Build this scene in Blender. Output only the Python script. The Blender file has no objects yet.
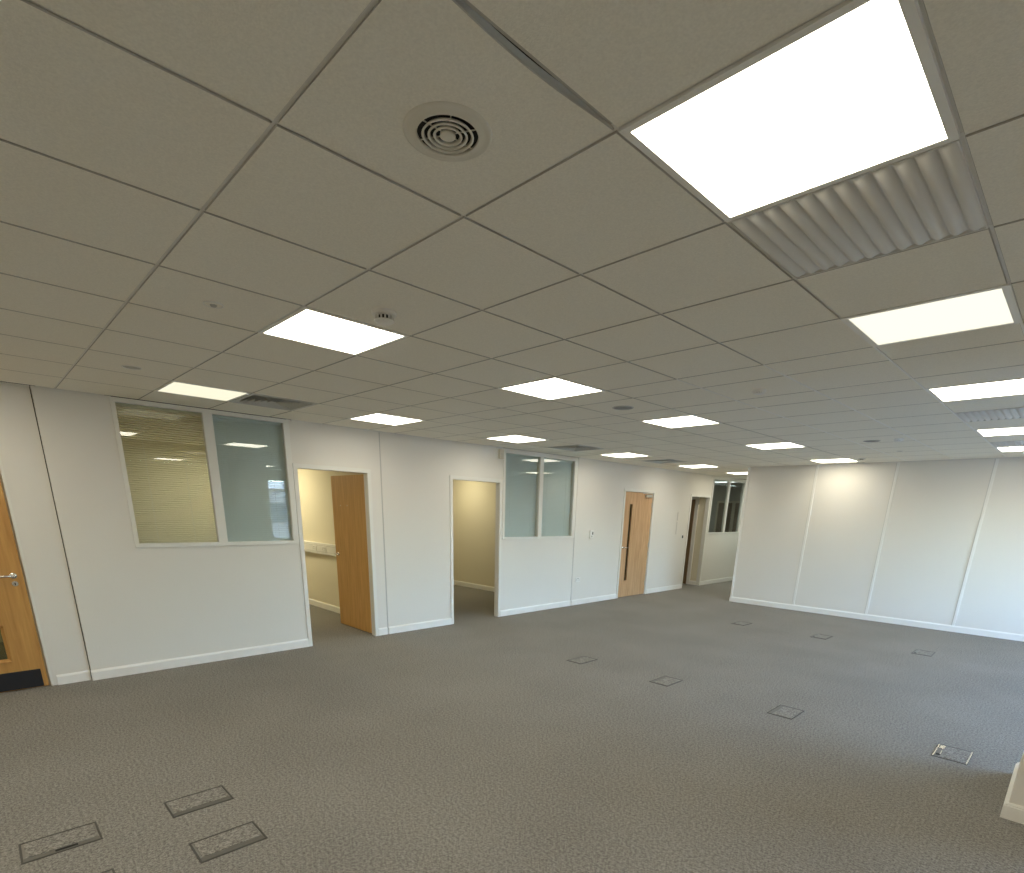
import bpy, bmesh, math, random
from mathutils import Vector, Matrix
random.seed(7)
SC = bpy.context.scene
COL = SC.collection
T = 0.6                       # ceiling module
CH = 2.597                    # ceiling height
XL, YR = -6.44, 10.95         # left wall plane, far (right-hand) wall plane
XW, YB = 3.0, -3.4            # window wall, wall behind the camera
I0, J0 = 2.7147, 1.2093       # ceiling grid origin, in modules
JL = [-7, -6, -5, -4, -3, -2, -1, 0, 1, 2, 3, 4, 5, 5.6, 6.6, 7.27, 8.30, 9.34, 10.37, 11.41, 12.44, 13.48, 14.51, 15.55, 16.58]
def gx(i): return -(i + I0) * T
def gy(j): return (j + J0) * T

# ------------------------------------------------------------ materials
MATS = {}
def nodes(name):
    m = bpy.data.materials.new(name); m.use_nodes = True
    nt = m.node_tree; nt.nodes.clear()
    out = nt.nodes.new('ShaderNodeOutputMaterial')
    MATS[name] = m
    return m, nt, out
def pri(name, col, rough=0.6, metal=0.0, spec=0.5, noise=0.0, nscale=40.0, bump=0.0, bscale=200.0, bdist=0.002):
    m, nt, out = nodes(name)
    p = nt.nodes.new('ShaderNodeBsdfPrincipled')
    p.inputs['Base Color'].default_value = (*col, 1); p.inputs['Roughness'].default_value = rough
    p.inputs['Metallic'].default_value = metal; p.inputs['Specular IOR Level'].default_value = spec
    nt.links.new(p.outputs[0], out.inputs[0])
    tc = nt.nodes.new('ShaderNodeTexCoord')
    if noise > 0:
        n = nt.nodes.new('ShaderNodeTexNoise'); n.inputs['Scale'].default_value = nscale; n.inputs['Detail'].default_value = 3
        r = nt.nodes.new('ShaderNodeMapRange'); r.inputs[1].default_value = 0.3; r.inputs[2].default_value = 0.7
        r.inputs[3].default_value = 1 - noise; r.inputs[4].default_value = 1 + noise
        mx = nt.nodes.new('ShaderNodeVectorMath'); mx.operation = 'SCALE'; mx.inputs[0].default_value = col
        nt.links.new(tc.outputs['Object'], n.inputs['Vector']); nt.links.new(n.outputs[0], r.inputs[0])
        nt.links.new(r.outputs[0], mx.inputs['Scale']); nt.links.new(mx.outputs[0], p.inputs['Base Color'])
    if bump > 0:
        n2 = nt.nodes.new('ShaderNodeTexNoise'); n2.inputs['Scale'].default_value = bscale; n2.inputs['Detail'].default_value = 2
        b = nt.nodes.new('ShaderNodeBump'); b.inputs['Strength'].default_value = bump; b.inputs['Distance'].default_value = bdist
        nt.links.new(tc.outputs['Object'], n2.inputs['Vector']); nt.links.new(n2.outputs[0], b.inputs['Height'])
        nt.links.new(b.outputs[0], p.inputs['Normal'])
    return m
def emit(name, col, strength):
    m, nt, out = nodes(name)
    e = nt.nodes.new('ShaderNodeEmission'); e.inputs[0].default_value = (*col, 1); e.inputs[1].default_value = strength
    nt.links.new(e.outputs[0], out.inputs[0]); return m
def glass(name, tint=(0.93, 0.97, 0.95), refl=1.0):
    m, nt, out = nodes(name)
    t = nt.nodes.new('ShaderNodeBsdfTransparent'); t.inputs[0].default_value = (*tint, 1)
    g = nt.nodes.new('ShaderNodeBsdfGlossy'); g.inputs['Roughness'].default_value = 0.0
    # Schlick reflectance of a thin sheet, the same from both faces
    ge = nt.nodes.new('ShaderNodeNewGeometry'); dt = nt.nodes.new('ShaderNodeVectorMath'); dt.operation = 'DOT_PRODUCT'
    nt.links.new(ge.outputs['Incoming'], dt.inputs[0]); nt.links.new(ge.outputs['Normal'], dt.inputs[1])
    def mth(op, a, b):
        n = nt.nodes.new('ShaderNodeMath'); n.operation = op; n.use_clamp = op != 'POWER'
        for k, v in enumerate((a, b)):
            if v is None: continue
            if isinstance(v, float): n.inputs[k].default_value = v
            else: nt.links.new(v, n.inputs[k])
        return n.outputs[0]
    ab = nt.nodes.new('ShaderNodeMath'); ab.operation = 'ABSOLUTE'; nt.links.new(dt.outputs['Value'], ab.inputs[0])
    pw = mth('POWER', mth('SUBTRACT', 1.0, ab.outputs[0]), 5.0)
    f0 = mth('ADD', mth('MULTIPLY', pw, 0.955), 0.045)
    mu = nt.nodes.new('ShaderNodeMath'); mu.operation = 'MULTIPLY'; mu.inputs[1].default_value = refl; mu.use_clamp = True
    mx = nt.nodes.new('ShaderNodeMixShader')
    nt.links.new(f0, mu.inputs[0]); nt.links.new(mu.outputs[0], mx.inputs[0])
    nt.links.new(t.outputs[0], mx.inputs[1]); nt.links.new(g.outputs[0], mx.inputs[2]); nt.links.new(mx.outputs[0], out.inputs[0])
    return m
def wood(name, dark, light, rough=0.45):
    m, nt, out = nodes(name)
    p = nt.nodes.new('ShaderNodeBsdfPrincipled'); p.inputs['Roughness'].default_value = rough
    tc = nt.nodes.new('ShaderNodeTexCoord'); mp = nt.nodes.new('ShaderNodeMapping'); mp.inputs['Scale'].default_value = (14, 14, 0.9)
    n = nt.nodes.new('ShaderNodeTexNoise'); n.inputs['Scale'].default_value = 2.2; n.inputs['Detail'].default_value = 6; n.inputs['Distortion'].default_value = 0.6
    r = nt.nodes.new('ShaderNodeValToRGB'); r.color_ramp.elements[0].position = 0.3; r.color_ramp.elements[1].position = 0.7
    r.color_ramp.elements[0].color = (*dark, 1); r.color_ramp.elements[1].color = (*light, 1)
    nt.links.new(tc.outputs['Object'], mp.inputs[0]); nt.links.new(mp.outputs[0], n.inputs['Vector'])
    nt.links.new(n.outputs[0], r.inputs[0]); nt.links.new(r.outputs[0], p.inputs['Base Color']); nt.links.new(p.outputs[0], out.inputs[0])
    return m

def carpet_mat():
    m, nt, out = nodes('carpet')
    p = nt.nodes.new('ShaderNodeBsdfPrincipled'); p.inputs['Roughness'].default_value = 0.95; p.inputs['Specular IOR Level'].default_value = 0.15
    tc = nt.nodes.new('ShaderNodeTexCoord')
    n = nt.nodes.new('ShaderNodeTexNoise'); n.inputs['Scale'].default_value = 125; n.inputs['Detail'].default_value = 3; n.inputs['Roughness'].default_value = 0.7
    r = nt.nodes.new('ShaderNodeValToRGB')
    r.color_ramp.elements[0].position = 0.36; r.color_ramp.elements[0].color = (0.130, 0.123, 0.111, 1)
    r.color_ramp.elements[1].position = 0.64; r.color_ramp.elements[1].color = (0.355, 0.339, 0.309, 1)
    n2 = nt.nodes.new('ShaderNodeTexNoise'); n2.inputs['Scale'].default_value = 1.1; n2.inputs['Detail'].default_value = 2
    mr = nt.nodes.new('ShaderNodeMapRange'); mr.inputs[1].default_value = 0.3; mr.inputs[2].default_value = 0.7; mr.inputs[3].default_value = 0.94; mr.inputs[4].default_value = 1.06
    sc = nt.nodes.new('ShaderNodeVectorMath'); sc.operation = 'SCALE'
    b = nt.nodes.new('ShaderNodeBump'); b.inputs['Strength'].default_value = 0.2; b.inputs['Distance'].default_value = 0.003
    L = nt.links.new
    n3 = nt.nodes.new('ShaderNodeTexNoise'); n3.inputs['Scale'].default_value = 62; n3.inputs['Detail'].default_value = 2
    av = nt.nodes.new('ShaderNodeMath'); av.operation = 'MULTIPLY_ADD'; av.inputs[1].default_value = 0.45
    of = nt.nodes.new('ShaderNodeMath'); of.operation = 'MULTIPLY_ADD'; of.inputs[1].default_value = 0.75; of.inputs[2].default_value = -0.10
    L(tc.outputs['Object'], n.inputs['Vector']); L(tc.outputs['Object'], n2.inputs['Vector']); L(tc.outputs['Object'], n3.inputs['Vector'])
    L(n3.outputs[0], av.inputs[0]); L(n.outputs[0], of.inputs[0]); L(of.outputs[0], av.inputs[2])
    L(av.outputs[0], r.inputs[0]); L(n2.outputs[0], mr.inputs[0]); L(r.outputs[0], sc.inputs[0]); L(mr.outputs[0], sc.inputs['Scale'])
    L(sc.outputs[0], p.inputs['Base Color']); L(n.outputs[0], b.inputs['Height']); L(b.outputs[0], p.inputs['Normal']); L(p.outputs[0], out.inputs[0])
    return m

carpet_mat()
pri('wall', (0.78, 0.755, 0.70), 0.75, spec=0.25, bump=0.25, bscale=90, bdist=0.003)
pri('wall_cream', (0.80, 0.74, 0.58), 0.8, spec=0.2)
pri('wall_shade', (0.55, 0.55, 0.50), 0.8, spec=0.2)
pri('tile', (0.88, 0.85, 0.76), 0.9, spec=0.15, noise=0.05, nscale=160, bump=0.35, bscale=260)
pri('tee', (0.75, 0.73, 0.68), 0.35, spec=0.5)
pri('tile_edge', (0.5, 0.48, 0.44), 0.9, spec=0.1)
pri('plenum', (0.03, 0.028, 0.025), 0.95)
pri('gloss_white', (0.86, 0.85, 0.81), 0.35, spec=0.5)
pri('frame_white', (0.80, 0.79, 0.74), 0.4, spec=0.5)
pri('plastic_white', (0.82, 0.81, 0.77), 0.4)
pri('vent_beige', (0.74, 0.71, 0.62), 0.5)
pri('sounder_cream', (0.66, 0.62, 0.53), 0.5)
pri('groove', (0.05, 0.045, 0.04), 0.9)
pri('mid_grey', (0.52, 0.51, 0.48), 0.6)  # joints, small fittings and the painted shadow beside the cover strips
pri('box_metal', (0.23, 0.225, 0.21), 0.4, metal=0.3)
pri('box_dark', (0.075, 0.072, 0.065), 0.7)
pri('box_flap', (0.12, 0.115, 0.10), 0.5)
pri('slot_black', (0.01, 0.01, 0.01), 0.8)
pri('black_rubber', (0.012, 0.013, 0.018), 0.5)
pri('grille_dark', (0.04, 0.042, 0.04), 0.7)
pri('diffuser_grey', (0.60, 0.60, 0.57), 0.5)
pri('speaker_grey', (0.26, 0.255, 0.24), 0.7)
pri('chrome', (0.72, 0.70, 0.66), 0.25, metal=1.0)
pri('steel', (0.60, 0.59, 0.56), 0.35, metal=0.9)
pri('blind_warm', (0.70, 0.64, 0.47), 0.5)
pri('blind_grey', (0.66, 0.70, 0.70), 0.55)
pri('cord', (0.75, 0.74, 0.70), 0.7)
pri('sign_mark', (0.80, 0.72, 0.55), 0.6)
pri('smudge', (0.62, 0.60, 0.56), 0.8)
wood('oak_gold', (0.44, 0.215, 0.055), (0.60, 0.33, 0.10))
wood('oak_warm', (0.62, 0.335, 0.10), (0.78, 0.465, 0.165))
wood('oak_pale', (0.50, 0.29, 0.14), (0.67, 0.43, 0.235))
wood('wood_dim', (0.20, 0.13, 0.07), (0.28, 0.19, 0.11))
glass('pane_glass', (0.91, 0.945, 0.94), 1.3)
glass('door_glass', (0.55, 0.58, 0.50), 1.0)
glass('clear_glass', (0.96, 0.98, 0.97), 1.0)
emit('led_white', (1.0, 0.925, 0.735), 11.5)
emit('led_cool', (1.0, 0.93, 0.755), 10.8)
emit('led_corridor_fill', (0.88, 1.0, 0.93), 10.0)  # cool tint for the added, unseen corridor fill panels
emit('led_yellow', (1.0, 0.955, 0.72), 1.03)
emit('led_room', (1.0, 0.90, 0.60), 36.0)
emit('led_room_b', (1.0, 0.90, 0.60), 19.0)
pri('brick_grey', (0.25, 0.24, 0.24), 0.9)
pri('render_white', (0.75, 0.75, 0.75), 0.8)
pri('office_glass', (0.05, 0.07, 0.09), 0.1)
pri('asphalt', (0.08, 0.08, 0.082), 0.9)
M = MATS

# ------------------------------------------------------------ mesh helpers
class MB:
    def __init__(s): s.v = []; s.f = []; s.m = []; s.mats = []
    def mi(s, mat):
        if mat not in s.mats: s.mats.append(mat)
        return s.mats.index(mat)
    def face(s, pts, mat):
        b = len(s.v); s.v += [tuple(p) for p in pts]; s.f.append(tuple(range(b, b + len(pts)))); s.m.append(s.mi(mat))
    def box(s, x0, x1, y0, y1, z0, z1, mat):
        x0, x1 = sorted((x0, x1)); y0, y1 = sorted((y0, y1)); z0, z1 = sorted((z0, z1))
        b = len(s.v); k = s.mi(mat)
        s.v += [(x0,y0,z0),(x1,y0,z0),(x1,y1,z0),(x0,y1,z0),(x0,y0,z1),(x1,y0,z1),(x1,y1,z1),(x0,y1,z1)]
        for q in ((0,3,2,1),(4,5,6,7),(0,1,5,4),(1,2,6,5),(2,3,7,6),(3,0,4,7)):
            s.f.append(tuple(b + a for a in q)); s.m.append(k)
        return s
    def prism(s, prof, axis, a0, a1, mat):
        """closed profile of (p, q) swept along an axis; axis 'x': (p,q)=(y,z); 'y': (x,z); 'z': (x,y)"""
        def P(p, q, a): return {'x': (a, p, q), 'y': (p, a, q), 'z': (p, q, a)}[axis]
        n = len(prof); b = len(s.v); k = s.mi(mat)
        s.v += [P(p, q, a0) for p, q in prof] + [P(p, q, a1) for p, q in prof]
        s.f.append(tuple(b + i for i in range(n))); s.f.append(tuple(b + n + i for i in reversed(range(n)))); s.m += [k, k]
        for i in range(n):
            j = (i + 1) % n; s.f.append((b + i, b + n + i, b + n + j, b + j)); s.m.append(k)
        return s
    def lathe(s, prof, c, mat, seg=32, axis='z'):
        """profile of (r, h) revolved; h along axis, added to centre c"""
        b = len(s.v); k = s.mi(mat); n = len(prof)
        for t in range(seg):
            a = 2 * math.pi * t / seg; ca, sa = math.cos(a), math.sin(a)
            for r, h in prof:
                s.v.append({'z': (c[0]+r*ca, c[1]+r*sa, c[2]+h), 'x': (c[0]+h, c[1]+r*ca, c[2]+r*sa), 'y': (c[0]+r*ca, c[1]+h, c[2]+r*sa)}[axis])
        for t in range(seg):
            u = (t + 1) % seg
            for i in range(n - 1):
                s.f.append((b+t*n+i, b+u*n+i, b+u*n+i+1, b+t*n+i+1)); s.m.append(k)
        return s
    def build(s, name, parent=None, bevel=0.0, smooth=False):
        me = bpy.data.meshes.new(name); me.from_pydata(s.v, [], s.f)
        for m in s.mats: me.materials.append(M[m])
        for p, k in zip(me.polygons, s.m): p.material_index = k; p.use_smooth = smooth
        bm = bmesh.new(); bm.from_mesh(me)
        if smooth: bmesh.ops.remove_doubles(bm, verts=bm.verts, dist=1e-6)
        bmesh.ops.recalc_face_normals(bm, faces=bm.faces); bm.to_mesh(me); bm.free()
        o = bpy.data.objects.new(name, me); COL.objects.link(o)
        if parent: o.parent = parent
        if bevel > 0:
            md = o.modifiers.new('bevel', 'BEVEL'); md.width = bevel; md.segments = 2; md.limit_method = 'ANGLE'
        return o
def one(name, parent, x0, x1, y0, y1, z0, z1, mat, bevel=0.0):
    return MB().box(x0, x1, y0, y1, z0, z1, mat).build(name, parent, bevel)
def tag(o, label=None, cat=None, group=None, kind=None):
    for k, v in (('label', label), ('category', cat), ('group', group), ('kind', kind)):
        if v: o[k] = v
    return o
def empty(name, loc, label=None, cat=None, group=None, kind=None):
    o = bpy.data.objects.new(name, None); o.location = loc; o.empty_display_size = 0.1; COL.objects.link(o)
    return tag(o, label, cat, group, kind)
def S(o): o['kind'] = 'structure'; return o
def copy_tree(o, parent=None):
    c = o.copy(); COL.objects.link(c); c.parent = parent
    for ch in o.children: copy_tree(ch, c)
    return c

# ------------------------------------------------------------ floor and shell
b = MB(); b.face([(-11.2, YB-0.1, 0), (XW+0.1, YB-0.1, 0), (XW+0.1, 18.2, 0), (-11.2, 18.2, 0)], 'carpet')
S(b.build('floor'))

def wall_along_y(name, x0, x1, y0, y1, ops, mat='wall', z1=CH, extra=None):
    b = MB(); y = y0
    for (a, c, za, zb) in sorted(ops):
        if a > y: b.box(x0, x1, y, a, 0, z1, mat)
        if za > 0: b.box(x0, x1, a, c, 0, za, mat)
        if zb < z1: b.box(x0, x1, a, c, zb, z1, mat)
        y = c
    if y < y1: b.box(x0, x1, y, y1, 0, z1, mat)
    return S(b.build(name))
LT = 0.07
DOORS = [(2.765, 3.695), (5.005, 5.965), (9.285, 10.345), (11.915, 12.81)]
WINS = [(1.12, 2.715, 1.27, CH), (6.03, 7.785, 1.26, CH - 0.03), (12.90, 14.63, 1.27, 2.55)]
wall_along_y('wall_left', XL - LT, XL, 0.568, 18.0, [(a, c, 0, 2.115) for a, c in DOORS] + WINS)
wall_along_y('wall_left_recess', XL - LT - 0.03, XL - 0.03, YB, 0.56, [(-0.70, 0.255, 0, 2.105)])
S(MB().box(XL - LT, XL - 0.045, 0.560, 0.569, 0, CH, 'groove').build('trim_1'))
# far wall with its free end at the corridor
S(MB().box(-4.78, XW, YR, YR + 0.12, 0, CH, 'wall').build('wall_far'))
S(MB().box(-4.78, -4.68, YR + 0.12, 18.0, 0, CH, 'wall').build('wall_corridor'))
S(MB().box(XL, -4.78, 17.9, 18.0, 0, CH, 'wall').build('wall_corridor_end'))
S(MB().box(XL - LT - 0.03, XW, YB - 0.1, YB, 0, CH, 'wall').build('wall_rear'))
# window wall on the right, out of the frame
RW = [(5.25, 7.85, 0.72, 2.38), (8.05, 10.45, 0.72, 2.38)]
wall_along_y('wall_window', XW, XW + 0.25, YB, YR + 0.12, RW)
wn = 4
for (a, c, za, zb) in RW:
    f = empty('window_%d' % wn, (XW + 0.1, a, za), kind='structure'); wn += 1
    f.location = (0, 0, 0)
    fb = MB()
    fb.box(XW+0.08, XW+0.14, a, c, za, za+0.06, 'frame_white').box(XW+0.08, XW+0.14, a, c, zb-0.06, zb, 'frame_white')
    for y in (a, a + (c-a)/2 - 0.03, c - 0.06): fb.box(XW+0.08, XW+0.14, y, y+0.06, za+0.06, zb-0.06, 'frame_white')
    fb.build('frame', f)
    MB().box(XW+0.105, XW+0.112, a+0.05, c-0.05, za+0.05, zb-0.05, 'clear_glass').build('pane', f)
# pier that stands in the room
S(MB().box(0.048, 0.85, 4.118, 4.915, 0, CH, 'wall').build('wall_pier'))

# skirting boards
def skirt(name, axis, pos, side, a0, a1, h=0.10, t=0.016, mat='gloss_white'):
    pr = [(0, 0), (side*t, 0), (side*t, h-0.018), (side*t*0.55, h-0.004), (side*t*0.4, h), (0, h)]
    b = MB()
    if axis == 'y': b.prism([(pos+p, q) for p, q in pr], 'y', a0, a1, mat)
    else: b.prism([(pos+p, q) for p, q in pr], 'x', a0, a1, mat)
    return S(b.build(name))
skirt('baseboard_left', 'y', XL, 1, 0.562, 1.14, t=0.022)
skirt('baseboard_left', 'y', XL, 1, 1.141, 2.735, t=0.017)
skirt('baseboard_left', 'y', XL, 1, 3.725, 3.862)
skirt('baseboard_left', 'y', XL, 1, 3.885, 4.975)
skirt('baseboard_left', 'y', XL, 1, 5.995, 7.795)
skirt('baseboard_left', 'y', XL, 1, 7.815, 9.245)
skirt('baseboard_left', 'y', XL, 1, 10.385, 11.885)
skirt('baseboard_left', 'y', XL, 1, 12.84, 17.9)
skirt('baseboard_recess', 'y', XL-0.03, 1, 0.305, 0.555, h=0.095)
skirt('baseboard_recess', 'y', XL-0.03, 1, YB, -0.75, h=0.095)
skirt('baseboard_far', 'x', YR, -1, -4.78, XW, h=0.10)
skirt('baseboard_corridor', 'y', -4.78, -1, YR-0.016, 17.9)
b = MB()
for (x0, x1, y0, y1, h) in ((0.03, 0.868, 4.1, 4.933, 0.082), (0.036, 0.862, 4.106, 4.927, 0.094), (0.042, 0.856, 4.112, 4.921, 0.10)):
    b.box(x0, x1, y0, y1, 0, h, 'gloss_white')
S(b.build('baseboard_pier'))

# cover strips and joints
for x in (-3.555, -2.345, -1.125, 0.085, 1.295, 2.505):
    b = MB(); b.box(x-0.019, x+0.019, YR-0.011, YR, 0.10, CH, 'gloss_white'); b.box(x-0.026, x-0.0192, YR-0.003, YR, 0.10, CH, 'mid_grey')  # thin grey strip paints the shadow on the left of each cover strip
    S(b.build('trim_2'))
S(MB().box(-4.792, -4.752, YR-0.012, YR+0.13, 0.0, CH, 'gloss_white').build('trim_3', bevel=0.004))
for y in (3.874, 7.806):
    b = MB(); b.box(XL, XL+0.0015, y-0.006, y+0.006, 0, CH, 'mid_grey'); b.box(XL, XL+0.006, y+0.008, y+0.03, 0.1, CH, 'wall')
    S(b.build('trim_4'))
# ceiling edge trim along the left and far wall
b = MB()
b.box(XL-0.03, XL-0.005, YB, 0.56, CH-0.012, CH, 'tee'); b.box(XL, XL+0.022, 0.6, 1.07, CH-0.012, CH, 'tee')
b.box(XL, XL+0.022, 2.76, 5.98, CH-0.012, CH, 'tee'); b.box(XL, XL+0.022, 7.83, 17.9, CH-0.012, CH, 'tee')
b.box(-4.74, XW, YR-0.022, YR, CH-0.012, CH, 'tee')
S(b.build('trim_5'))

# ------------------------------------------------------------ rooms behind the left wall
def room(n, y0, y1, xb, mat, z=CH, openx=XL-LT):
    S(MB().box(xb-0.1, xb, y0, y1, 0, z, mat).build('wall_room_%s_back' % n))
    S(MB().box(xb, openx, y0-0.05, y0, 0, z, mat).build('wall_room_%s_near' % n))
    S(MB().box(xb, openx, y1, y1+0.05, 0, z, mat).build('wall_room_%s_far' % n))
    b = MB(); b.face([(xb-0.1, y0-0.05, z+0.001), (openx+0.02, y0-0.05, z+0.001), (openx+0.02, y1+0.05, z+0.001), (xb-0.1, y1+0.05, z+0.001)], 'tile')
    S(b.build('ceiling_room_%s' % n))
room('one', 0.35, 4.075, -10.6, 'wall_cream')
room('two', 4.20, 7.82, -10.6, 'wall_cream')
room('three', 7.98, 11.2, -9.6, 'wall_cream')
room('four', 11.35, 12.80, -9.6, 'wall_cream')
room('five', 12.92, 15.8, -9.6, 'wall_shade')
room('lobby', -1.6, 0.24, -8.9, 'wall_cream')
skirt('baseboard_room_one', 'x', 4.075, -1, -10.6, XL-LT)
skirt('baseboard_room_two', 'x', 7.82, -1, -10.6, XL-LT)
skirt('baseboard_room_four', 'x', 12.80, -1, -6.695, XL-LT)
# lining on the room side of the left wall so that doors and windows have a clean reveal is the wall itself

# ------------------------------------------------------------ doors
def door_frame(root, y0, y1, zt, x=XL, w=0.042, label=None):
    """architrave on the room side and lining through the wall; y0,y1 = structural opening"""
    b = MB()
    for (a, c, za, zb) in ((y0-0.028, y0+0.02, 0, zt+0.028), (y1-0.02, y1+0.028, 0, zt+0.028), (y0+0.02, y1-0.02, zt-0.02, zt+0.028)):
        b.box(x, x+0.014, a, c, za, zb, 'frame_white')
    b.box(x-LT-0.012, x, y0, y0+0.022, 0, zt-0.022, 'frame_white').box(x-LT-0.012, x, y1-0.022, y1, 0, zt-0.022, 'frame_white')
    b.box(x-LT-0.012, x, y0, y1, zt-0.022, zt, 'frame_white')
    return b.build('door_frame', root)
def lever(parent, x, y, z, axis, out, toward, mat='chrome'):
    """lever handle on a face: axis = face normal axis, out = +-1, toward = +-1 direction of the lever along the face"""
    b = MB()
    L = 0.125 * toward
    if axis == 'x':
        b.lathe([(0, 0.004*out), (0.025, 0.004*out), (0.026, 0), (0.026, 0)], (x, y, z), mat, 20, 'x')
        b.lathe([(0.010, 0), (0.010, 0.05*out), (0, 0.05*out)], (x, y, z), mat, 12, 'x')
        b.lathe([(0, -0.01*toward), (0.0095, -0.008*toward), (0.0095, L-0.005*toward), (0, L)], (x+0.045*out, y, z), mat, 12, 'y')
    else:
        b.lathe([(0, 0.004*out), (0.025, 0.004*out), (0.026, 0), (0.026, 0)], (x, y, z), mat, 20, 'y')
        b.lathe([(0.010, 0), (0.010, 0.05*out), (0, 0.05*out)], (x, y, z), mat, 12, 'y')
        b.lathe([(0, -0.01*toward), (0.0095, -0.008*toward), (0.0095, L-0.005*toward), (0, L)], (x, y+0.045*out, z), mat, 12, 'x')
    return b.build('handle', parent, smooth=True)
def hinge(parent, x, y, z, ax='x'):
    b = MB()
    if ax == 'x': b.box(x-0.035, x, y-0.003, y, z-0.05, z+0.05, 'steel')
    else: b.box(x, x+0.003, y-0.02, y+0.02, z-0.05, z+0.05, 'steel')
    b.lathe([(0, -0.05), (0.007, -0.05), (0.007, 0.05), (0, 0.05)], (x if ax == 'x' else x+0.006, y-0.006 if ax == 'x' else y, z), 'steel', 10)
    return b.build('hinge', parent)

# door 1: oak leaf standing open into the first room
d = empty('door_1', (0, 0, 0), 'plain oak door standing open into the cream room between the two window bays', 'door', kind='structure')
door_frame(d, *DOORS[0], 2.115)
leaf = MB().box(-7.475, -6.530, 3.700, 3.742, 0.008, 2.085, 'oak_warm').build('leaf', d, 0.002)
lever(leaf, -7.41, 3.700, 1.03, 'y', -1, 1)
hinge(leaf, -6.532, 3.700, 1.86); hinge(leaf, -6.532, 3.700, 0.22)
MB().box(-7.25, -7.235, 3.6985, 3.700, 1.69, 1.705, 'sign_mark').box(-7.06, -7.045, 3.6985, 3.700, 1.69, 1.705, 'sign_mark').build('screw_hole', leaf)
# door 2: an open doorway with its frame
d = empty('door_2', (0, 0, 0), 'open white-framed doorway into the cream room left of the grey double window', 'doorway', kind='structure')
door_frame(d, *DOORS[1], 2.115)
# door 3: closed oak door with slit window and closer
d = empty('door_3', (0, 0, 0), 'closed oak door with a tall narrow vision slit and overhead closer', 'door', kind='structure')
y0, y1 = DOORS[2]; door_frame(d, y0, y1, 2.125)
xl = XL - 0.012
a0, a1 = y0+0.028, y1-0.028
lf = MB(); sl = (9.515, 9.605, 0.345, 1.865)
for bx in ((a0, sl[0], 0.008, 2.098), (sl[1], a1, 0.008, 2.098), (sl[0], sl[1], 0.008, sl[2]), (sl[0], sl[1], sl[3], 2.098)):
    lf.box(xl-0.044, xl, *bx, 'oak_pale')
leaf = lf.build('leaf', d)
MB().box(xl-0.025, xl-0.019, sl[0], sl[1], sl[2], sl[3], 'door_glass').build('glass_slit', leaf)
bd = MB(); bd.box(xl, xl+0.004, sl[0]-0.010, sl[0], sl[2]-0.01, sl[3]+0.01, 'oak_pale').box(xl, xl+0.004, sl[1], sl[1]+0.010, sl[2]-0.01, sl[3]+0.01, 'oak_pale')
bd.box(xl, xl+0.004, sl[0], sl[1], sl[2]-0.01, sl[2], 'oak_pale').box(xl, xl+0.004, sl[0], sl[1], sl[3], sl[3]+0.01, 'oak_pale'); bd.build('glazing_bead', leaf)
lever(leaf, xl, a0+0.07, 1.02, 'x', 1, 1)
for z in (0.24, 1.05, 1.86): hinge(leaf, xl, a1+0.002, z, 'y')
cl = MB().box(xl, xl+0.045, 10.02, 10.24, 2.01, 2.065, 'steel').build('door_closer', leaf, 0.006)
MB().box(xl+0.006, xl+0.02, 9.93, 10.37, 2.082, 2.095, 'steel').build('closer_arm', cl)
# door 4: doorway near the corner, looking onto a brown door in a side passage
d = empty('door_4', (0, 0, 0), 'open white-framed doorway next to the corridor window', 'doorway', kind='structure')
door_frame(d, *DOORS[3], 2.115)
d = empty('door_5', (0, 0, 0), 'dark brown door seen through the far doorway beside the corridor', 'door', kind='structure')
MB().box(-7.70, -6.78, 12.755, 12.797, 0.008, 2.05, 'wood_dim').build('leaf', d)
fb = MB().box(-6.78, -6.695, 12.775, 12.799, 0, 2.13, 'gloss_white').box(-7.78, -7.70, 12.775, 12.799, 0, 2.13, 'gloss_white').box(-7.70, -6.78, 12.775, 12.799, 2.05, 2.13, 'gloss_white')
fb.build('door_frame', d)
# door 6: door at the end of the room behind the corridor window
d = empty('door_6', (0, 0, 0), 'dim wooden door seen through the corridor window at the end of the unlit room', 'door', kind='structure')
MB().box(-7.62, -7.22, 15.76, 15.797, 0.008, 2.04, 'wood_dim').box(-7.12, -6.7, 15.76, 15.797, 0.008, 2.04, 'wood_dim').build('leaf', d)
MB().box(-7.68, -7.62, 15.77, 15.799, 0, 2.1, 'wall_cream').box(-7.22, -7.12, 15.77, 15.799, 0, 2.04, 'wall_cream').box(-7.62, -6.64, 15.77, 15.799, 2.04, 2.1, 'wall_cream').build('door_frame', d)
# door 7: golden oak door at the left edge
XD = XL - 0.035
d = empty('door_7', (0, 0, 0), 'golden oak door with black kick plate and lever at the left edge of the picture', 'door', kind='structure')
fb = MB()
fb.box(XL-0.04-LT, XL-0.027, 0.262, 0.275, 0, 2.12, 'frame_white')
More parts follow.
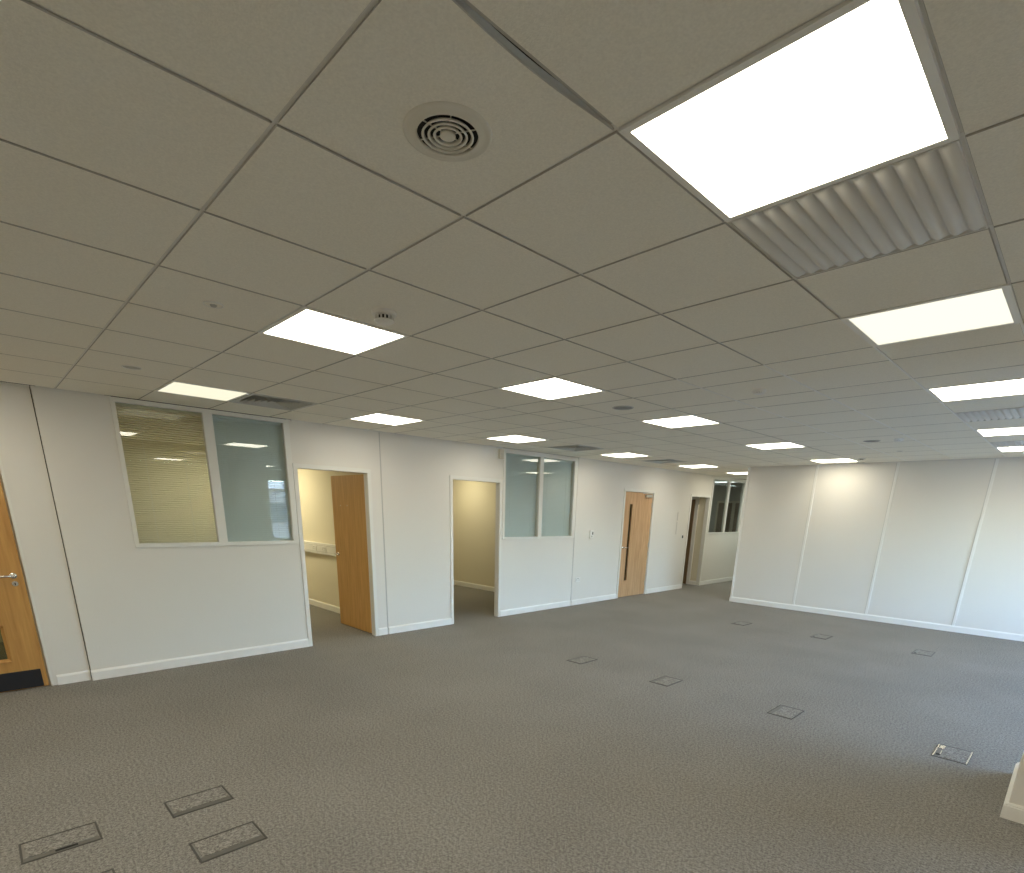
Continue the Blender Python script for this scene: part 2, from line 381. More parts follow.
#fb.box(XL-0.030, XL-0.022, 0.248, 0.300, 0, 2.15, 'wall').box(XL-0.030, XL-0.022, -0.745, -0.693, 0, 2.15, 'wall').box(XL-0.030, XL-0.022, -0.693, 0.248, 2.105, 2.15, 'wall')
fb.box(XL-0.14, XL-0.085, 0.235, 0.262, 0, 2.12, 'groove').box(XL-0.14, XL-0.085, -0.72, -0.693, 0, 2.12, 'groove').box(XL-0.14, XL-0.085, -0.69, 0.25, 2.095, 2.12, 'groove')
fb.build('door_frame', d)
gl = [(-0.47, 0.035, 0.27, 0.61), (-0.47, 0.035, 1.20, 1.85)]
lf = MB(); ya, yb = -0.688, 0.240
lf.box(XD-0.044, XD, ya, -0.47, 0.008, 2.095, 'oak_gold').box(XD-0.044, XD, 0.035, yb, 0.008, 2.095, 'oak_gold')
for z0, z1 in ((0.008, 0.27), (0.61, 2.095)): lf.box(XD-0.044, XD, -0.47, 0.035, z0, z1, 'oak_gold')
leaf = lf.build('leaf', d)
bd = MB(); z0, z1 = 0.27, 0.61
bd.prism([(XD-0.02, z0), (XD+0.008, z0), (XD+0.008, z0+0.008), (XD-0.02, z0+0.03)], 'y', -0.47, 0.035, 'oak_gold')
bd.prism([(XD-0.02, z1), (XD+0.008, z1), (XD+0.008, z1-0.008), (XD-0.02, z1-0.03)], 'y', -0.47, 0.035, 'oak_gold')
bd.prism([(XD-0.02, 0.035), (XD+0.008, 0.035), (XD+0.008, 0.027), (XD-0.02, 0.005)], 'z', z0, z1, 'oak_gold')
bd.prism([(XD-0.02, -0.47), (XD+0.008, -0.47), (XD+0.008, -0.462), (XD-0.02, -0.44)], 'z', z0, z1, 'oak_gold')
bd.build('glazing_bead', leaf)
MB().box(XD-0.028, XD-0.022, -0.47, 0.035, 0.27, 0.61, 'door_glass').build('glass_panel', leaf)
lever(leaf, XD, 0.175, 1.035, 'x', 1, -1)
b = MB(); b.lathe([(0, 0.004), (0.022, 0.004), (0.024, 0)], (XD, 0.175, 0.965), 'chrome', 20, 'x'); b.box(XD+0.004, XD+0.006, 0.172, 0.178, 0.952, 0.975, 'slot_black')
b.build('keyhole_plate', leaf)
MB().box(XD, XD+0.003, -0.67, 0.205, 0.012, 0.178, 'black_rubber').build('kick_plate', leaf)

# ------------------------------------------------------------ windows in the left wall with blinds
def win(n, y0, y1, z0, z1, panes, label):
    r = empty('window_%d' % n, (0, 0, 0), label, 'window', kind='structure')
    X = XL
    b = MB(); fx0, fx1 = X-0.045, X+0.014
    ys = [y0] + [v for p in panes for v in p] + [y1]
    pz0, pz1 = panes_z[n]
    b.box(fx0, fx1, y0, y1, z0, pz0, 'frame_white'); b.box(fx0, fx1, y0, y1, pz1, z1, 'frame_white')
    for k in range(0, len(ys), 2): b.box(fx0, fx1, ys[k], ys[k+1], pz0, pz1, 'frame_white')
    b.build('window_frame', r, 0.002)
    for (a, c) in panes:
        MB().box(X-0.022, X-0.016, a-0.002, c+0.002, pz0-0.002, pz1+0.002, 'pane_glass').build('pane', r)
        # dark rebate where the bead meets the glass
        g = MB()
        for q in ((a, a+0.004, pz0, pz1), (c-0.004, c, pz0, pz1)): g.box(X-0.0155, X-0.010, *q, 'mid_grey')
        g.build('bead', r)
    return r
panes_z = {1: (1.29, 2.553), 2: (1.275, 2.532), 3: (1.285, 2.515)}
win(1, 1.105, 2.732, 1.252, 2.592, [(1.142, 1.862), (1.952, 2.668)], 'white-framed two-pane window nearest the golden oak door')
win(2, 6.012, 7.795, 1.240, 2.568, [(6.060, 6.832), (6.918, 7.715)], 'white-framed two-pane window with grey blinds beside the open empty doorway')
win(3, 12.87, 14.66, 1.252, 2.565, [(12.925, 13.715), (13.805, 14.60)], 'white-framed two-pane window onto the unlit room beside the corridor')
def blind(y0, y1, z0, z1, tilt, mat, label, pitch=0.0205):
    root = empty('venetian_blind', (XL-0.064, (y0+y1)/2, z0), label, 'blind', 'venetian blinds behind the office windows')
    hy = (y1-y0)/2
    MB().box(-0.015, 0.015, -hy, hy, z1-z0-0.03, z1-z0, mat).build('head_rail', root)
    b = MB(); z = 0.02; w = 0.0125
    dx, dz = w*math.cos(tilt), w*math.sin(tilt)
    while z < z1-z0-0.035:
        nx, nz = -math.sin(tilt)*0.002, math.cos(tilt)*0.002
        b.prism([(-dx, z-dz), (nx, z+nz), (dx, z+dz), (dx, z+dz+0.0006), (nx, z+nz+0.0009), (-dx, z-dz+0.0006)], 'y', -hy, hy, mat)
        z += pitch
    b.build('slats', root)
    MB().box(-0.012, 0.012, -hy, hy, 0.0, 0.012, mat).build('bottom_rail', root)
    for fy in (-0.5, 0.42) if mat == 'blind_warm' else (-0.6, 0.6):
        MB().box(0.016, 0.0175, fy*hy, fy*hy+0.003, 0.01, z1-z0-0.03, 'cord').build('cord', root)
    return root
blind(1.134, 1.870, 1.285, 2.558, math.radians(-24), 'blind_warm', 'cream slatted blind partly open in the left pane nearest the golden oak door')
blind(1.944, 2.676, 1.285, 2.558, math.radians(-70), 'blind_grey', 'closed grey-green blind in the pane just left of the open oak door')
blind(6.052, 6.840, 1.27, 2.537, math.radians(-70), 'blind_grey', 'closed grey-green blind in the pane next to the open empty doorway')
blind(6.910, 7.723, 1.27, 2.537, math.radians(-70), 'blind_grey', 'closed grey-green blind in the right pane, left of the wall switch')

# ------------------------------------------------------------ ceiling
LIGHTS = []   # (i, jrow index start, label, material)
def row(j): return JL.index(j)
near_x = {'-1': 'right'}
lights = [
 (-2, 1, 'led_white', 'largest ceiling light panel, at the top right beside a corrugated panel'),
 (-2, 4, 'led_yellow_b', 'yellowish ceiling light panel, second in the right-hand column of lights'),
 (-2, 7.27, 'led_cool', 'ceiling light panel at the right edge between the yellowish panel and a corrugated panel'),
 (-2, 11.41, 'led_cool', 'ceiling light panel at the right edge between two corrugated panels'),
 (-2, 14.51, 'led_cool', 'farthest ceiling light panel at the right edge, next to the far wall'),
 (2, 1, 'led_cool', 'ceiling light panel beside the domed smoke detector, nearest of the middle row'),
 (2, 4, 'led_cool', 'ceiling light panel in the middle of the room, second of the middle row'),
 (2, 7.27, 'led_cool', 'ceiling light panel just beyond the round grey speaker'),
 (2, 11.41, 'led_cool', 'ceiling light panel fourth in the middle row, before the far wall'),
 (2, 15.55, 'led_white', 'ceiling light panel touching the far wall and throwing a warm pool on it'),
 (6, 1, 'led_yellow', 'yellow ceiling light panel above the blind window next to the square louvre vent'),
 (6, 4, 'led_cool', 'ceiling light panel above the open oak door'),
 (6, 7.27, 'led_cool', 'ceiling light panel above the wall sounder and empty doorway'),
 (6, 11.41, 'led_cool', 'ceiling light panel above the wall between the grey double window and the slit door'),
 (6, 15.55, 'led_cool', 'ceiling light panel above the wall right of the slit door'),
]
hidden = [(-6, 1), (-6, 4), (-6, 7.27), (-6, 11.41), (-6, 15.55), (-2, -2), (2, -2), (6, -2), (-6, -2), (2, -5), (6, -5), (-2, -5)]
emit('led_yellow_b', (1.0, 0.965, 0.80), 1.15)
light_cells = {(i, row(j)) for i, j, _, _ in lights} | {(i, row(j)) for i, j in hidden}
waves = [(-2, 2), (-2, 9.34), (-2, 13.48)]
louvres = [(6, 2), (6, 9.34), (6, 13.48)]
open_cells = light_cells | {(i, row(j)) for i, j in waves + louvres}

tm = MB(); te = MB()
D = 0.0055; UP = 0.0045
def tile(x0, x1, y0, y1, bow=None):
    """a lay-in tile: face at CH, sides rising to the tee; x0<x1"""
    a, b_, c, d_ = x0+D, x1-D, y0+D, y1-D
    ch = 0.002
    if bow is None:
        f = [(a+ch, c+ch), (b_-ch, c+ch), (b_-ch, d_-ch), (a+ch, d_-ch)]
        g = [(a, c), (b_, c), (b_, d_), (a, d_)]
    else:
        n = 16; right = [(b_ - bow*math.sin(math.pi*min(1, t/n*1.0))**1.3, c + (d_-c)*t/n) for t in range(n+1)]
        g = [(a, c)] + right + [(a, d_)]; f = [(p[0]-(ch if 0 < k <= n+1 else -ch), p[1]) for k, p in enumerate(g)]
    zt = [(p[0], p[1], CH) for p in f]; zg = [(p[0], p[1], CH+0.002) for p in g]; zu = [(p[0], p[1], CH+UP+0.012*(bow is not None)) for p in g]
    tm.face(zt, 'tile')
    n = len(f)
    for k in range(n):
        l = (k+1) % n
        tm.face([zt[k], zt[l], zg[l], zg[k]], 'tile_edge'); tm.face([zg[k], zg[l], zu[l], zu[k]], 'tile_edge')
IMIN, IMAX = -10, 8
XMAX = XW
ys = [gy(j) for j in JL]; ys[-1] = gy(16.58)
ys2 = ys + [YR]
ii = list(range(-9, 8))
for k in range(len(ys2)-1):
    ya, yb_ = ys2[k], ys2[k+1]
    if k == 0: ya = YB
    for i in ii:
        xa, xb_ = gx(i+1), gx(i)
        xa = max(xa, XL-0.0); xb_ = min(xb_, XMAX)
        if k < len(JL)-1 and (i, k) in open_cells: continue
        if xb_-xa < 0.03: continue
        tile(xa, xb_, max(ya, YB), yb_, bow=0.016 if (i == -1 and k == row(0)) else None)
# corridor tiles beyond the far wall
yc = YR
cells_c = [YR, 11.60, 12.13, 12.73, 13.3, 13.9, 14.5, 15.1, 15.7, 16.3, 16.9, 17.5, 17.9]
for k in range(len(cells_c)-1):
    for (xa, xb_) in ((-6.44, -5.83), (-5.83, -5.23), (-5.23, -4.78)):
        if k == 2 and xa == -5.83: continue
        tile(xa, xb_, cells_c[k], cells_c[k+1])
ceil = S(tm.build('ceiling'))
# tee grid as part of the ceiling
tb = MB(); hw = 0.012; z0, z1 = CH+UP, CH+UP+0.001
JW = 0.6
for k, y in enumerate(ys):
    h = 0.013
    if y > YR-0.05: continue
    tb.box(XL, XW, y-h, y+h, z0, z1, 'tee')
for i in range(-9, 9):
    x = gx(i)
    if i == 8: x = XL+0.008
    if i == -1:
        tb.box(x-hw, x+hw, YB, gy(0), z0+0.0012, z1+0.0012, 'tee'); tb.box(x-hw, x+hw, gy(1)-0.02, YR, z0+0.0012, z1+0.0012, 'tee')
        tb.box(x-0.006, x+hw, gy(0), gy(1)-0.02, z0+0.0012, z1+0.0012, 'tile_edge')
    else: tb.box(x-hw, x+hw, YB, YR, z0+0.0012, z1+0.0012, 'tee')
    if -2 <= i <= 1:      # proud white strips put the light caught by the far tees into shape and colour
        tb.box(x-0.0052, x+0.0052, gy(4 if i < 0 else 5)+0.01, YR-0.023, CH-0.0025, z0+0.001, 'gloss_white')
for x in (-5.83, -5.23): tb.box(x-hw, x+hw, YR, 17.9, z0+0.0012, z1+0.0012, 'tee')
for y in cells_c[:-1]: tb.box(-6.44, -4.78, y-0.012, y+0.012, z0, z1, 'tee')
tb.build('ceiling_grid', ceil)
S(MB().box(-11.3, XW+0.3, YB-0.2, 18.2, CH+0.16, CH+0.20, 'plenum').build('ceiling_void'))

# light panels
def make_light(w, l):
    root = empty('ceiling_light', (0, 0, 0))
    b = MB(); fw = 0.021; x, y = w/2-0.003, l/2-0.003
    zf = -0.003
    for q in ((-x, x, -y, -y+fw), (-x, x, y-fw, y), (-x, -x+fw, -y+fw, y-fw), (x-fw, x, -y+fw, y-fw)):
        b.box(q[0], q[1], q[2], q[3], zf, 0.004, 'gloss_white')
    b.box(-x, x, -y, y, 0.0045, 0.05, 'gloss_white')
    b.build('frame', root)
    return root, (x-fw, y-fw)
def place_light(i, j, mat, label, xy=None, l=None):
    if xy is None:
        k = row(j); w, l = T, (JL[k+1]-JL[k])*T
        cx, cy = (gx(i)+gx(i+1))/2, (gy(JL[k])+gy(JL[k+1]))/2
    else: (cx, cy), w = xy, T
    r, (hx, hy) = make_light(w, l)
    r.location = (cx, cy, CH)
    d = MB(); d.face([(-hx, -hy, 0.0), (-hx, hy, 0.0), (hx, hy, 0.0), (hx, -hy, 0.0)], mat)
    d.build('diffuser', r)
    tag(r, label, 'ceiling light', 'square ceiling light panels')
    return r
for i, j, mat, label in lights: place_light(i, j, mat, label)
for i, j in hidden: place_light(i, j, 'led_cool', 'square ceiling light panel behind or beside the camera, outside the picture')
place_light(0, 0, 'led_cool', 'farthest ceiling light panel, over the corridor at the end of the far wall', xy=(-5.53, 12.43), l=0.6)
for (x, y, l, n) in ((-9.4, 3.1, 0.6, 'cream room behind the open oak door'), (-9.3, 7.0, 0.6, 'cream room behind the empty doorway')):
    r = place_light(0, 0, 'led_room' if y < 5 else 'led_room_b', 'warm ceiling light panel inside the ' + n, xy=(x, y), l=l); r.location.z = CH-0.055
r = place_light(0, 0, 'led_yellow_b', 'added dim light panel that brightens the passage beyond the far doorway', xy=(-7.6, 11.9), l=0.6); r.location.z = CH-0.055  # fill lamp added to lighten the passage

emit('led_dim_fill', (1.0, 0.97, 0.85), 3.0)  # weak fill for the room behind the corridor window
r = place_light(0, 0, 'led_dim_fill', 'added dim light panel that lifts the unlit room behind the corridor window', xy=(-8.4, 14.4), l=0.6); r.location.z = CH-0.055  # lamp added so the unlit room is not too dark
r = place_light(0, 0, 'led_corridor_fill', 'added light panel farther down the corridor, unseen behind the far wall', xy=(-5.53, 15.4), l=0.6); r.location.z = CH-0.003  # unseen fill lamp added to brighten the corridor wall
r = place_light(0, 0, 'led_corridor_fill', 'added light panel midway down the corridor, unseen behind the far wall', xy=(-5.3, 13.9), l=0.6); r.location.z = CH-0.003  # second unseen fill lamp, added for the same wall
r = place_light(0, 0, 'led_room_b', 'added warm light panel that brightens the lobby behind the golden oak door', xy=(-7.6, -0.6), l=0.6); r.location.z = CH-0.055  # lamp added to brighten what shows through the door glass
# corrugated panels
def wave_panel(i, j, label):
    k = row(j); l = (JL[k+1]-JL[k])*T
    root = empty('ceiling_vent', ((gx(i)+gx(i+1))/2, (gy(JL[k])+gy(JL[k+1]))/2, CH), label, 'ceiling panel', 'corrugated ceiling panels')
    x, y = T/2-0.006, l/2-0.006; nw = 12; seg = nw*10
    b = MB(); mat = 'wave_white'
    prof = [(-x + 2*x*t/seg, 0.007 - 0.018*abs(math.sin(math.pi*nw*t/seg))**0.8) for t in range(seg+1)]
    ysg = [(-y, 0.15), (-y+0.012, 1.0), (y-0.035, 1.0), (y-0.004, 0.0)]
    def zz(z, s): return 0.008 + (z-0.008)*s
    base = len(b.v); k0 = b.mi(mat)
    for (yy, s) in ysg:
        b.v += [(px, yy, zz(pz, s)) for px, pz in prof]
    n = seg+1
    for r_ in range(len(ysg)-1):
        for t in range(seg):
            b.f.append((base+r_*n+t, base+r_*n+t+1, base+(r_+1)*n+t+1, base+(r_+1)*n+t)); b.m.append(k0)
    b.build('corrugated_face', root, smooth=True)
    MB().box(-x, x, -y, -y+0.004, -0.002, 0.01, mat).box(-x, x, y-0.004, y, -0.002, 0.01, mat).box(-x, -x+0.004, -y+0.004, y-0.004, -0.002, 0.01, mat).box(x-0.004, x, -y+0.004, y-0.004, -0.002, 0.01, mat).build('rim', root)
pri('wave_white', (0.74, 0.73, 0.70), 0.5)
wave_panel(-2, 2, 'large corrugated white ceiling panel touching the biggest light panel')
wave_panel(-2, 9.34, 'corrugated white ceiling panel between two light panels at the right edge')
wave_panel(-2, 13.48, 'smallest corrugated ceiling panel in view, at the right edge by the far wall')

# square louvre vents
def louvre(i, j, label):
    k = row(j); l = (JL[k+1]-JL[k])*T
    root = empty('louvre_vent', ((gx(i)+gx(i+1))/2, (gy(JL[k])+gy(JL[k+1]))/2, CH), label, 'air vent', 'square louvre air vents')
    x, y = T/2-0.004, l/2-0.004
    b = MB(); fw = 0.03
    for q in ((-x, x, -y, -y+fw), (-x, x, y-fw, y), (-x, -x+fw, -y+fw, y-fw), (x-fw, x, -y+fw, y-fw)): b.box(*q, -0.004, 0.006, 'diffuser_grey')
    b.build('frame', root)
    MB().box(-x+fw, x-fw, -y+fw, y-fw, 0.045, 0.05, 'grille_dark').build('backing', root)
    v = MB(); n = 6; step = (x-fw)/n
    for q in range(n):
        o = x-fw-q*step; oy = y-fw-q*step*(y-fw)/(x-fw)
        inn, iny = o-step*0.55, oy-step*0.55
        O = [(-o, -oy), (o, -oy), (o, oy), (-o, oy)]; Ii = [(-inn, -iny), (inn, -iny), (inn, iny), (-inn, iny)]
        if inn < 0.015: break
        for e in range(4):
            f = (e+1) % 4
            v.face([(*Ii[e], 0.035), (*Ii[f], 0.035), (*O[f], 0.001), (*O[e], 0.001)], 'diffuser_grey')
            v.face([(*Ii[e], 0.037), (*Ii[f], 0.037), (*O[f], 0.003), (*O[e], 0.003)], 'diffuser_grey')
    v.build('blades', root)
louvre(6, 2, 'square louvre vent next to the yellow light panel above the blind window')
louvre(6, 9.34, 'square louvre vent above the grey double window')
louvre(6, 13.48, 'square louvre vent above the slit door')

# round vent
def cz(i, j): return (gx(i), gy(j), CH)
rv = empty('round_vent', cz(-0.475, 0.53), 'round beige air vent with dark ring slots in the near ceiling tile', 'air vent')
MB().lathe([(0.112, 0.0), (0.110, -0.003), (0.104, -0.0045), (0.098, -0.003), (0.088, -0.004), (0.081, -0.0065), (0.077, -0.006), (0.077, 0.0)], (0, 0, 0), 'vent_beige', 56).build('outer_ring', rv, smooth=True)
MB().lathe([(0.0775, 0.0), (0.0, 0.0)], (0, 0, -0.0005), 'slot_black', 40).build('dark_throat', rv)
for r0 in (0.0615, 0.0465, 0.0325):
    MB().lathe([(r0+0.0045, -0.007), (r0+0.002, -0.009), (r0-0.001, -0.0085), (r0-0.003, -0.002), (r0-0.001, -0.001), (r0+0.0045, -0.007)], (0, 0, 0), 'vent_beige', 48).build('cone_ring', rv, smooth=True)
MB().lathe([(0.0, -0.009), (0.016, -0.009), (0.020, -0.007), (0.019, -0.001), (0, -0.001)], (0, 0, 0), 'vent_beige', 32).build('centre_disc', rv, smooth=True)
sp = MB()
for a in range(6):
    c_, s_ = math.cos(a*math.pi/3+0.5), math.sin(a*math.pi/3+0.5); n_ = (-s_*0.0012, c_*0.0012)
    P = [(c_*0.018+n_[0], s_*0.018+n_[1]), (c_*0.078+n_[0], s_*0.078+n_[1]), (c_*0.078-n_[0], s_*0.078-n_[1]), (c_*0.018-n_[0], s_*0.018-n_[1])]
    sp.prism(P, 'z', -0.004, -0.002, 'vent_beige')
sp.build('spokes', rv)

# detectors, speakers and sensors
def detector(loc, label, r=0.055, h=0.035, led=False):
    root = empty('smoke_detector', loc, label, 'smoke detector')
    MB().lathe([(r, 0), (r, -0.012), (r*0.92, -0.016), (0, -0.016)], (0, 0, 0), 'plastic_white', 32).build('base', root, smooth=True)
    b = MB()
    b.lathe([(r*0.62, -h*0.95), (r*0.8, -h*0.8), (r*0.82, -h*0.74), (r*0.5, -h*0.74), (0, -h)], (0, 0, 0), 'plastic_white', 32)
    b.lathe([(0, -h), (r*0.62, -h*0.95)], (0, 0, 0), 'plastic_white', 32)
    b.build('cap', root, smooth=True)
    v = MB()
    for a in range(14):
        t = a*2*math.pi/14; c_, s_ = math.cos(t), math.sin(t)
        v.box(c_*r*0.7-0.003, c_*r*0.7+0.003, s_*r*0.7-0.003, s_*r*0.7+0.003, -h*0.76, -0.015, 'plastic_white')
    v.lathe([(r*0.45, -h*0.76), (r*0.45, -0.015)], (0, 0, 0), 'grille_dark', 20)
    v.build('vanes', root)
def disc(name, loc, label, cat, r, mat, rim, n=2):
    root = empty(name, loc, label, cat)
    MB().lathe([(r, 0), (r, -0.004), (r*0.93, -0.006), (r*0.86, -0.003), (r*0.86, 0)], (0, 0, 0), rim, 36).build('rim', root, smooth=True)
    b = MB(); b.lathe([(r*0.87, -0.002), (r*0.5, -0.004), (0, -0.005)], (0, 0, 0), mat, 36); b.build('face', root, smooth=True)
    return root
detector(cz(1.63, 1.50), 'white domed smoke detector beside the light panel nearest the middle', 0.06, 0.05)
s = disc('ceiling_sensor', cz(2.51, 0.49), 'small round white sensor in a ceiling tile left of the middle light panel', 'sensor', 0.045, 'tile', 'plastic_white')
MB().lathe([(0, -0.012), (0.012, -0.011), (0.016, -0.004)], (0, 0, 0), 'mid_grey', 20).build('lens', s, smooth=True)
s = disc('ceiling_spotlight', cz(5.56, 0.49), 'unlit round recessed spot above the blind window', 'spotlight', 0.062, 'mid_grey', 'plastic_white')
disc('ceiling_speaker', cz(2.51, 6.1), 'round grey speaker grille before the third light panel of the middle row', 'speaker', 0.095, 'speaker_grey', 'mid_grey')
detector(cz(0.51, 6.15), 'small round smoke detector in the darker-edged tile right of the middle row', 0.05, 0.03)
disc('ceiling_speaker', cz(0.68, 12.1), 'dark round speaker grille near the far wall right of the fourth middle light', 'speaker', 0.09, 'speaker_grey', 'mid_grey')
detector(cz(0.20, 12.0), 'tiny white detector right of the far dark speaker grille', 0.05, 0.03)
detector(cz(1.72, 15.6), 'smoke detector beside the light panel that touches the far wall', 0.055, 0.04)
disc('ceiling_sensor', cz(0.64, 14.3), 'tiny round sensor between the far speaker grille and the far wall', 'sensor', 0.04, 'mid_grey', 'plastic_white')

# ------------------------------------------------------------ wall fittings
def sounder():
    r = empty('wall_sounder', (XL, 5.945, 2.50), 'white alarm sounder box high on the wall beside the grey double window', 'alarm sounder')
    MB().box(0, 0.012, -0.065, 0.062, -0.078, 0.078, 'plastic_white').build('back_plate', r)
    MB().box(0.012, 0.06, -0.05, 0.03, -0.07, 0.07, 'sounder_cream').build('housing', r, 0.008)
    b = MB()
    for z in (-0.045, -0.03, -0.015, 0.0): b.box(0.0602, 0.0612, -0.035, 0.015, z, z+0.005, 'mid_grey')
    b.build('slots', r)
sounder()
r = empty('wall_thermostat', (XL, 8.30, 1.295), 'small white wall control with a dark display between the grey double window and slit door', 'thermostat')
MB().box(0, 0.022, -0.055, 0.055, -0.075, 0.075, 'plastic_white').build('housing', r, 0.006)
MB().box(0.022, 0.0235, 0.008, 0.034, -0.005, 0.045, 'slot_black').build('display', r)
MB().lathe([(0, 0.03), (0.012, 0.03), (0.014, 0.022)], (0, -0.005, -0.035), 'mid_grey', 16, 'x').build('dial', r)
def socket(loc, normal, label, group=None):
    r = empty('double_socket', loc, label, 'socket', group)
    w, h = 0.073, 0.043
    b = MB(); hb = MB()
    if normal == 'x':
        b.box(0, 0.009, -w, w, -h, h, 'plastic_white')
        for s_ in (-1, 1):
            for (dy, dz) in ((0, 0.012), (-0.011, -0.012), (0.011, -0.012)): hb.box(0.009, 0.0096, s_*0.036+dy-0.003, s_*0.036+dy+0.003, dz-0.004, dz+0.004, 'grille_dark')
            hb.box(0.009, 0.012, s_*0.014-0.006, s_*0.014+0.006, 0.012, 0.030, 'mid_grey')
    else:
        b.box(-w, w, -0.009, 0, -h, h, 'plastic_white')
        for s_ in (-1, 1):
            for (dx, dz) in ((0, 0.012), (-0.011, -0.012), (0.011, -0.012)): hb.box(s_*0.036+dx-0.003, s_*0.036+dx+0.003, -0.0096, -0.009, dz-0.004, dz+0.004, 'grille_dark')
            hb.box(s_*0.014-0.006, s_*0.014+0.006, -0.012, -0.009, 0.012, 0.030, 'mid_grey')
    b.build('plate', r, 0.003); hb.build('pin_holes', r)
socket((XL, 7.975, 0.472), 'x', 'white double socket low on the wall just right of the grey double window')
r = empty('wall_switch', (XL, 11.70, 1.20), 'small dark-centred button plate beside the far doorway', 'switch')
MB().box(0, 0.008, -0.043, 0.043, -0.043, 0.043, 'plastic_white').build('plate', r, 0.002)
MB().box(0.008, 0.014, -0.022, 0.022, -0.03, 0.03, 'grille_dark').build('button', r)
r = empty('wall_marks', (XL, 11.40, 1.50), 'tall faint grey strip of old wall marks between the slit door and far doorway', 'wall mark')  # faint stain marks on the wall, built as thin grey plates
MB().box(0, 0.004, -0.02, 0.02, 0.06, 0.24, 'smudge').build('upper_mark', r, 0.002)
MB().box(0, 0.003, -0.018, 0.014, -0.24, 0.03, 'smudge').build('lower_mark', r, 0.002)
# trunking with sockets in room one
r = empty('wall_trunking', (-8.9, 4.0745, 1.015), 'white dado trunking along the cream wall behind the open oak door', 'trunking')
MB().box(-1.6, 2.25, -0.055, 0, -0.088, 0.088, 'plastic_white').build('body', r, 0.006)
MB().box(-1.6, 2.25, -0.0565, -0.055, -0.05, -0.046, 'mid_grey').box(-1.6, 2.25, -0.0565, -0.055, 0.046, 0.05, 'mid_grey').build('cover_seam', r)
for k, x in enumerate((-8.86, -8.52)):
    socket((x, 4.075-0.057, 1.015), 'y', ('left' if k == 0 else 'right') + ' double socket on the dado trunking in the cream room', 'double sockets on the dado trunking')

# ------------------------------------------------------------ floor boxes
def floor_box():
    root = empty('floor_box', (0, 0, 0))
    x, y = 0.108, 0.160
    b = MB(); w = 0.009; h = 0.003
    for q in ((-x, x, -y, -y+w), (-x, x, y-w, y), (-x, -x+w, -y+w, y-w), (x-w, x, -y+w, y-w)): b.box(*q, 0.0, h, 'box_dark')
    b.build('frame', root)
    MB().box(-x+w+0.004, x-0.046, -y+w+0.011, y-w-0.006, 0.0005, 0.0035, 'carpet').build('lid_carpet', root)
    MB().box(-x+w, x-w, -y+w, y-w, 0.0003, 0.0012, 'box_metal').build('lid_plate', root)
    MB().box(x-0.040, x-0.010, -y+0.010, y-0.010, 0.0012, 0.003, 'box_flap').build('cable_flap', root)
    return root
FB = [(-3.315, 0.025, 0, 'floor box nearest the bottom left corner, its cable slot open', True),
      (-3.295, 0.66, 0, 'floor box higher up the carpet of the near pair right of the slotted one', False),
      (-2.755, 0.655, 0, 'floor box lower down the carpet of the near pair right of the slotted one', False),
      (-2.775, 0.02, 0, 'floor box cut off by the bottom edge of the picture', False),
      (-3.835, 4.925, 180, 'leftmost floor box of the middle row, nearest the grey double window', False),
      (-2.730, 4.965, 180, 'second floor box from the left in the middle row', False),
      (-1.520, 4.980, 180, 'third floor box from the left in the middle row', False),
      (-0.320, 5.020, 180, 'rightmost floor box, with pale metal edges, nearest the white pier', True),
      (-3.590, 8.790, 180, 'leftmost floor box of the far row, nearest the corridor', False),
      (-2.380, 8.775, 180, 'middle floor box of the far row', False),
      (-1.135, 8.800, 180, 'rightmost floor box of the far row', False)]
proto = floor_box()
for n, (x, y, a, label, slot) in enumerate(FB):
    o = proto if n == 0 else copy_tree(proto)
    o.location = (x, y, 0.0); o.rotation_euler = (0, 0, math.radians(a))
    tag(o, label, 'floor box', 'floor boxes set in the carpet')
    FB[n] = o
MB().box(0.072, 0.092, 0.0-0.03, 0.06, 0.0031, 0.0036, 'slot_black').build('cable_slot', FB[0])
for n in (7, 8, 9, 10): MB().box(0.062, 0.088, 0.075, 0.115, 0.0031, 0.0038, 'slot_black').build('cable_slot', FB[n])
for q in ((0.096, 0.104, -0.15, 0.15, 0.0031, 0.005), (-0.106, -0.098, -0.155, 0.155, 0.0031, 0.005), (0.060, 0.090, -0.14, -0.06, 0.0031, 0.0036), (0.062, 0.068, 0.0, 0.07, 0.0031, 0.0036)):
    tag(MB().box(*q, 'chrome').build('metal_edge', FB[7]), 'bright metal lid edge')

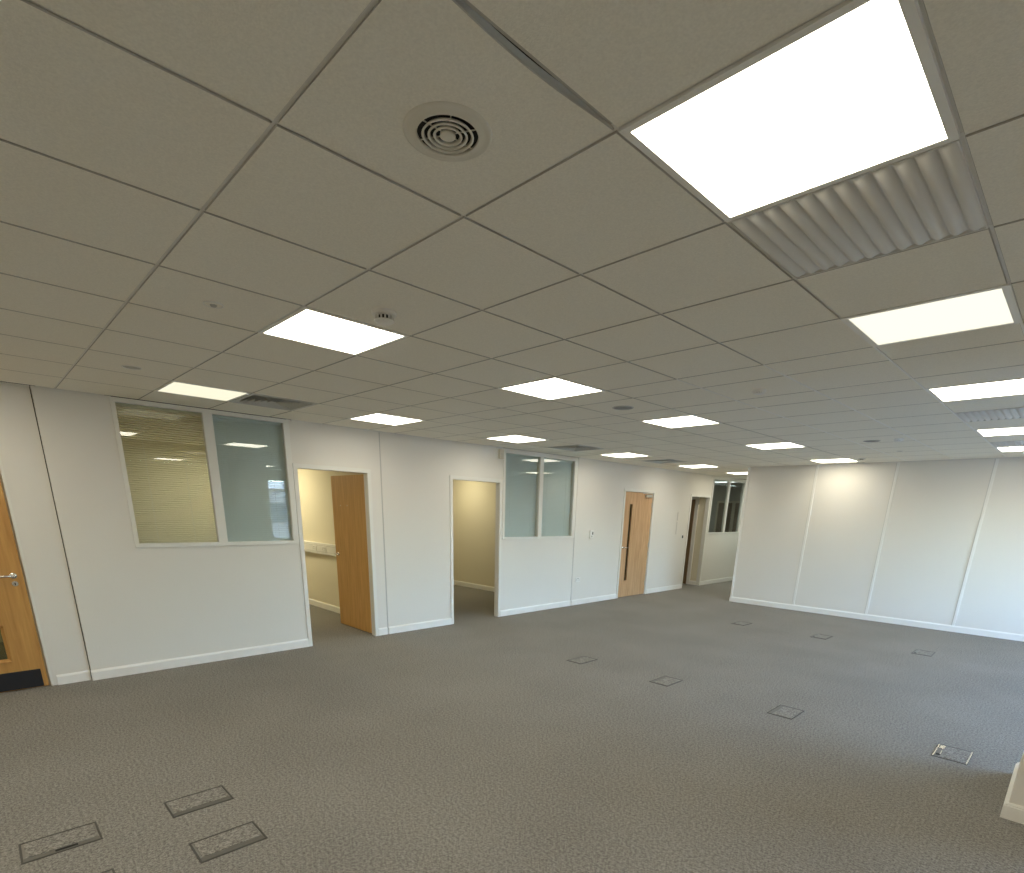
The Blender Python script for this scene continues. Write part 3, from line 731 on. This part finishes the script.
# ------------------------------------------------------------ outside
S(MB().box(XW+0.5, 60, -40, 70, -3.6, -3.5, 'asphalt').build('floor_outside'))
bl = empty('office_building', (30, 12, -3.5), 'low grey building outside, seen only as a reflection in a window pane', 'building')
MB().box(0, 10, -30, 40, 0, 6.3, 'brick_grey').build('walls', bl)
MB().box(-0.3, 10.3, -30.3, 40.3, 6.3, 6.8, 'render_white').build('roof_edge', bl)
for y in range(-28, 38, 4):
    MB().box(-0.05, 0.0, y, y+2.6, 3.9, 5.3, 'office_glass').build('window', bl)

# ------------------------------------------------------------ world, camera, view
w = bpy.data.worlds.new('sky'); SC.world = w; w.use_nodes = True
nt = w.node_tree; nt.nodes.clear()
st = nt.nodes.new('ShaderNodeTexSky'); st.sky_type = 'NISHITA'; st.sun_disc = False
st.sun_elevation = math.radians(25); st.sun_rotation = math.radians(200); st.air_density = 1.0; st.dust_density = 1.5
bg = nt.nodes.new('ShaderNodeBackground'); bg.inputs[1].default_value = 4.7
ml = nt.nodes.new('ShaderNodeVectorMath'); ml.operation = 'MULTIPLY'; ml.inputs[1].default_value = (0.84, 1.0, 1.22)
wo = nt.nodes.new('ShaderNodeOutputWorld'); nt.links.new(st.outputs[0], ml.inputs[0]); nt.links.new(ml.outputs[0], bg.inputs[0]); nt.links.new(bg.outputs[0], wo.inputs[0])

cam = bpy.data.cameras.new('camera'); co = bpy.data.objects.new('camera', cam); COL.objects.link(co); SC.camera = co
cam.sensor_fit = 'HORIZONTAL'; cam.sensor_width = 36.0; cam.lens = 536.82/1024*36
cam.shift_x = (512-513.30)/1024; cam.shift_y = (673.42-436.5)/1024; cam.clip_start = 0.05; cam.clip_end = 300
yaw, pitch, roll = 0.7929128, -0.29500902, 0.02522768
f = Vector((-math.sin(yaw)*math.cos(pitch), math.cos(yaw)*math.cos(pitch), math.sin(pitch)))
r = Vector((math.cos(yaw), math.sin(yaw), 0)); u = r.cross(f)
r2 = math.cos(roll)*r + math.sin(roll)*u; u2 = -math.sin(roll)*r + math.cos(roll)*u
m = Matrix((r2, u2, -f)).transposed().to_4x4(); m.translation = Vector((0, 0, 1.692)); co.matrix_world = m

vs = SC.view_settings
vs.view_transform = 'Standard'; vs.look = 'None'; vs.exposure = 0.0; vs.gamma = 1.0; vs.use_curve_mapping = False
SC.display_settings.display_device = 'sRGB'
SC.cycles.max_bounces = 10; SC.cycles.diffuse_bounces = 6
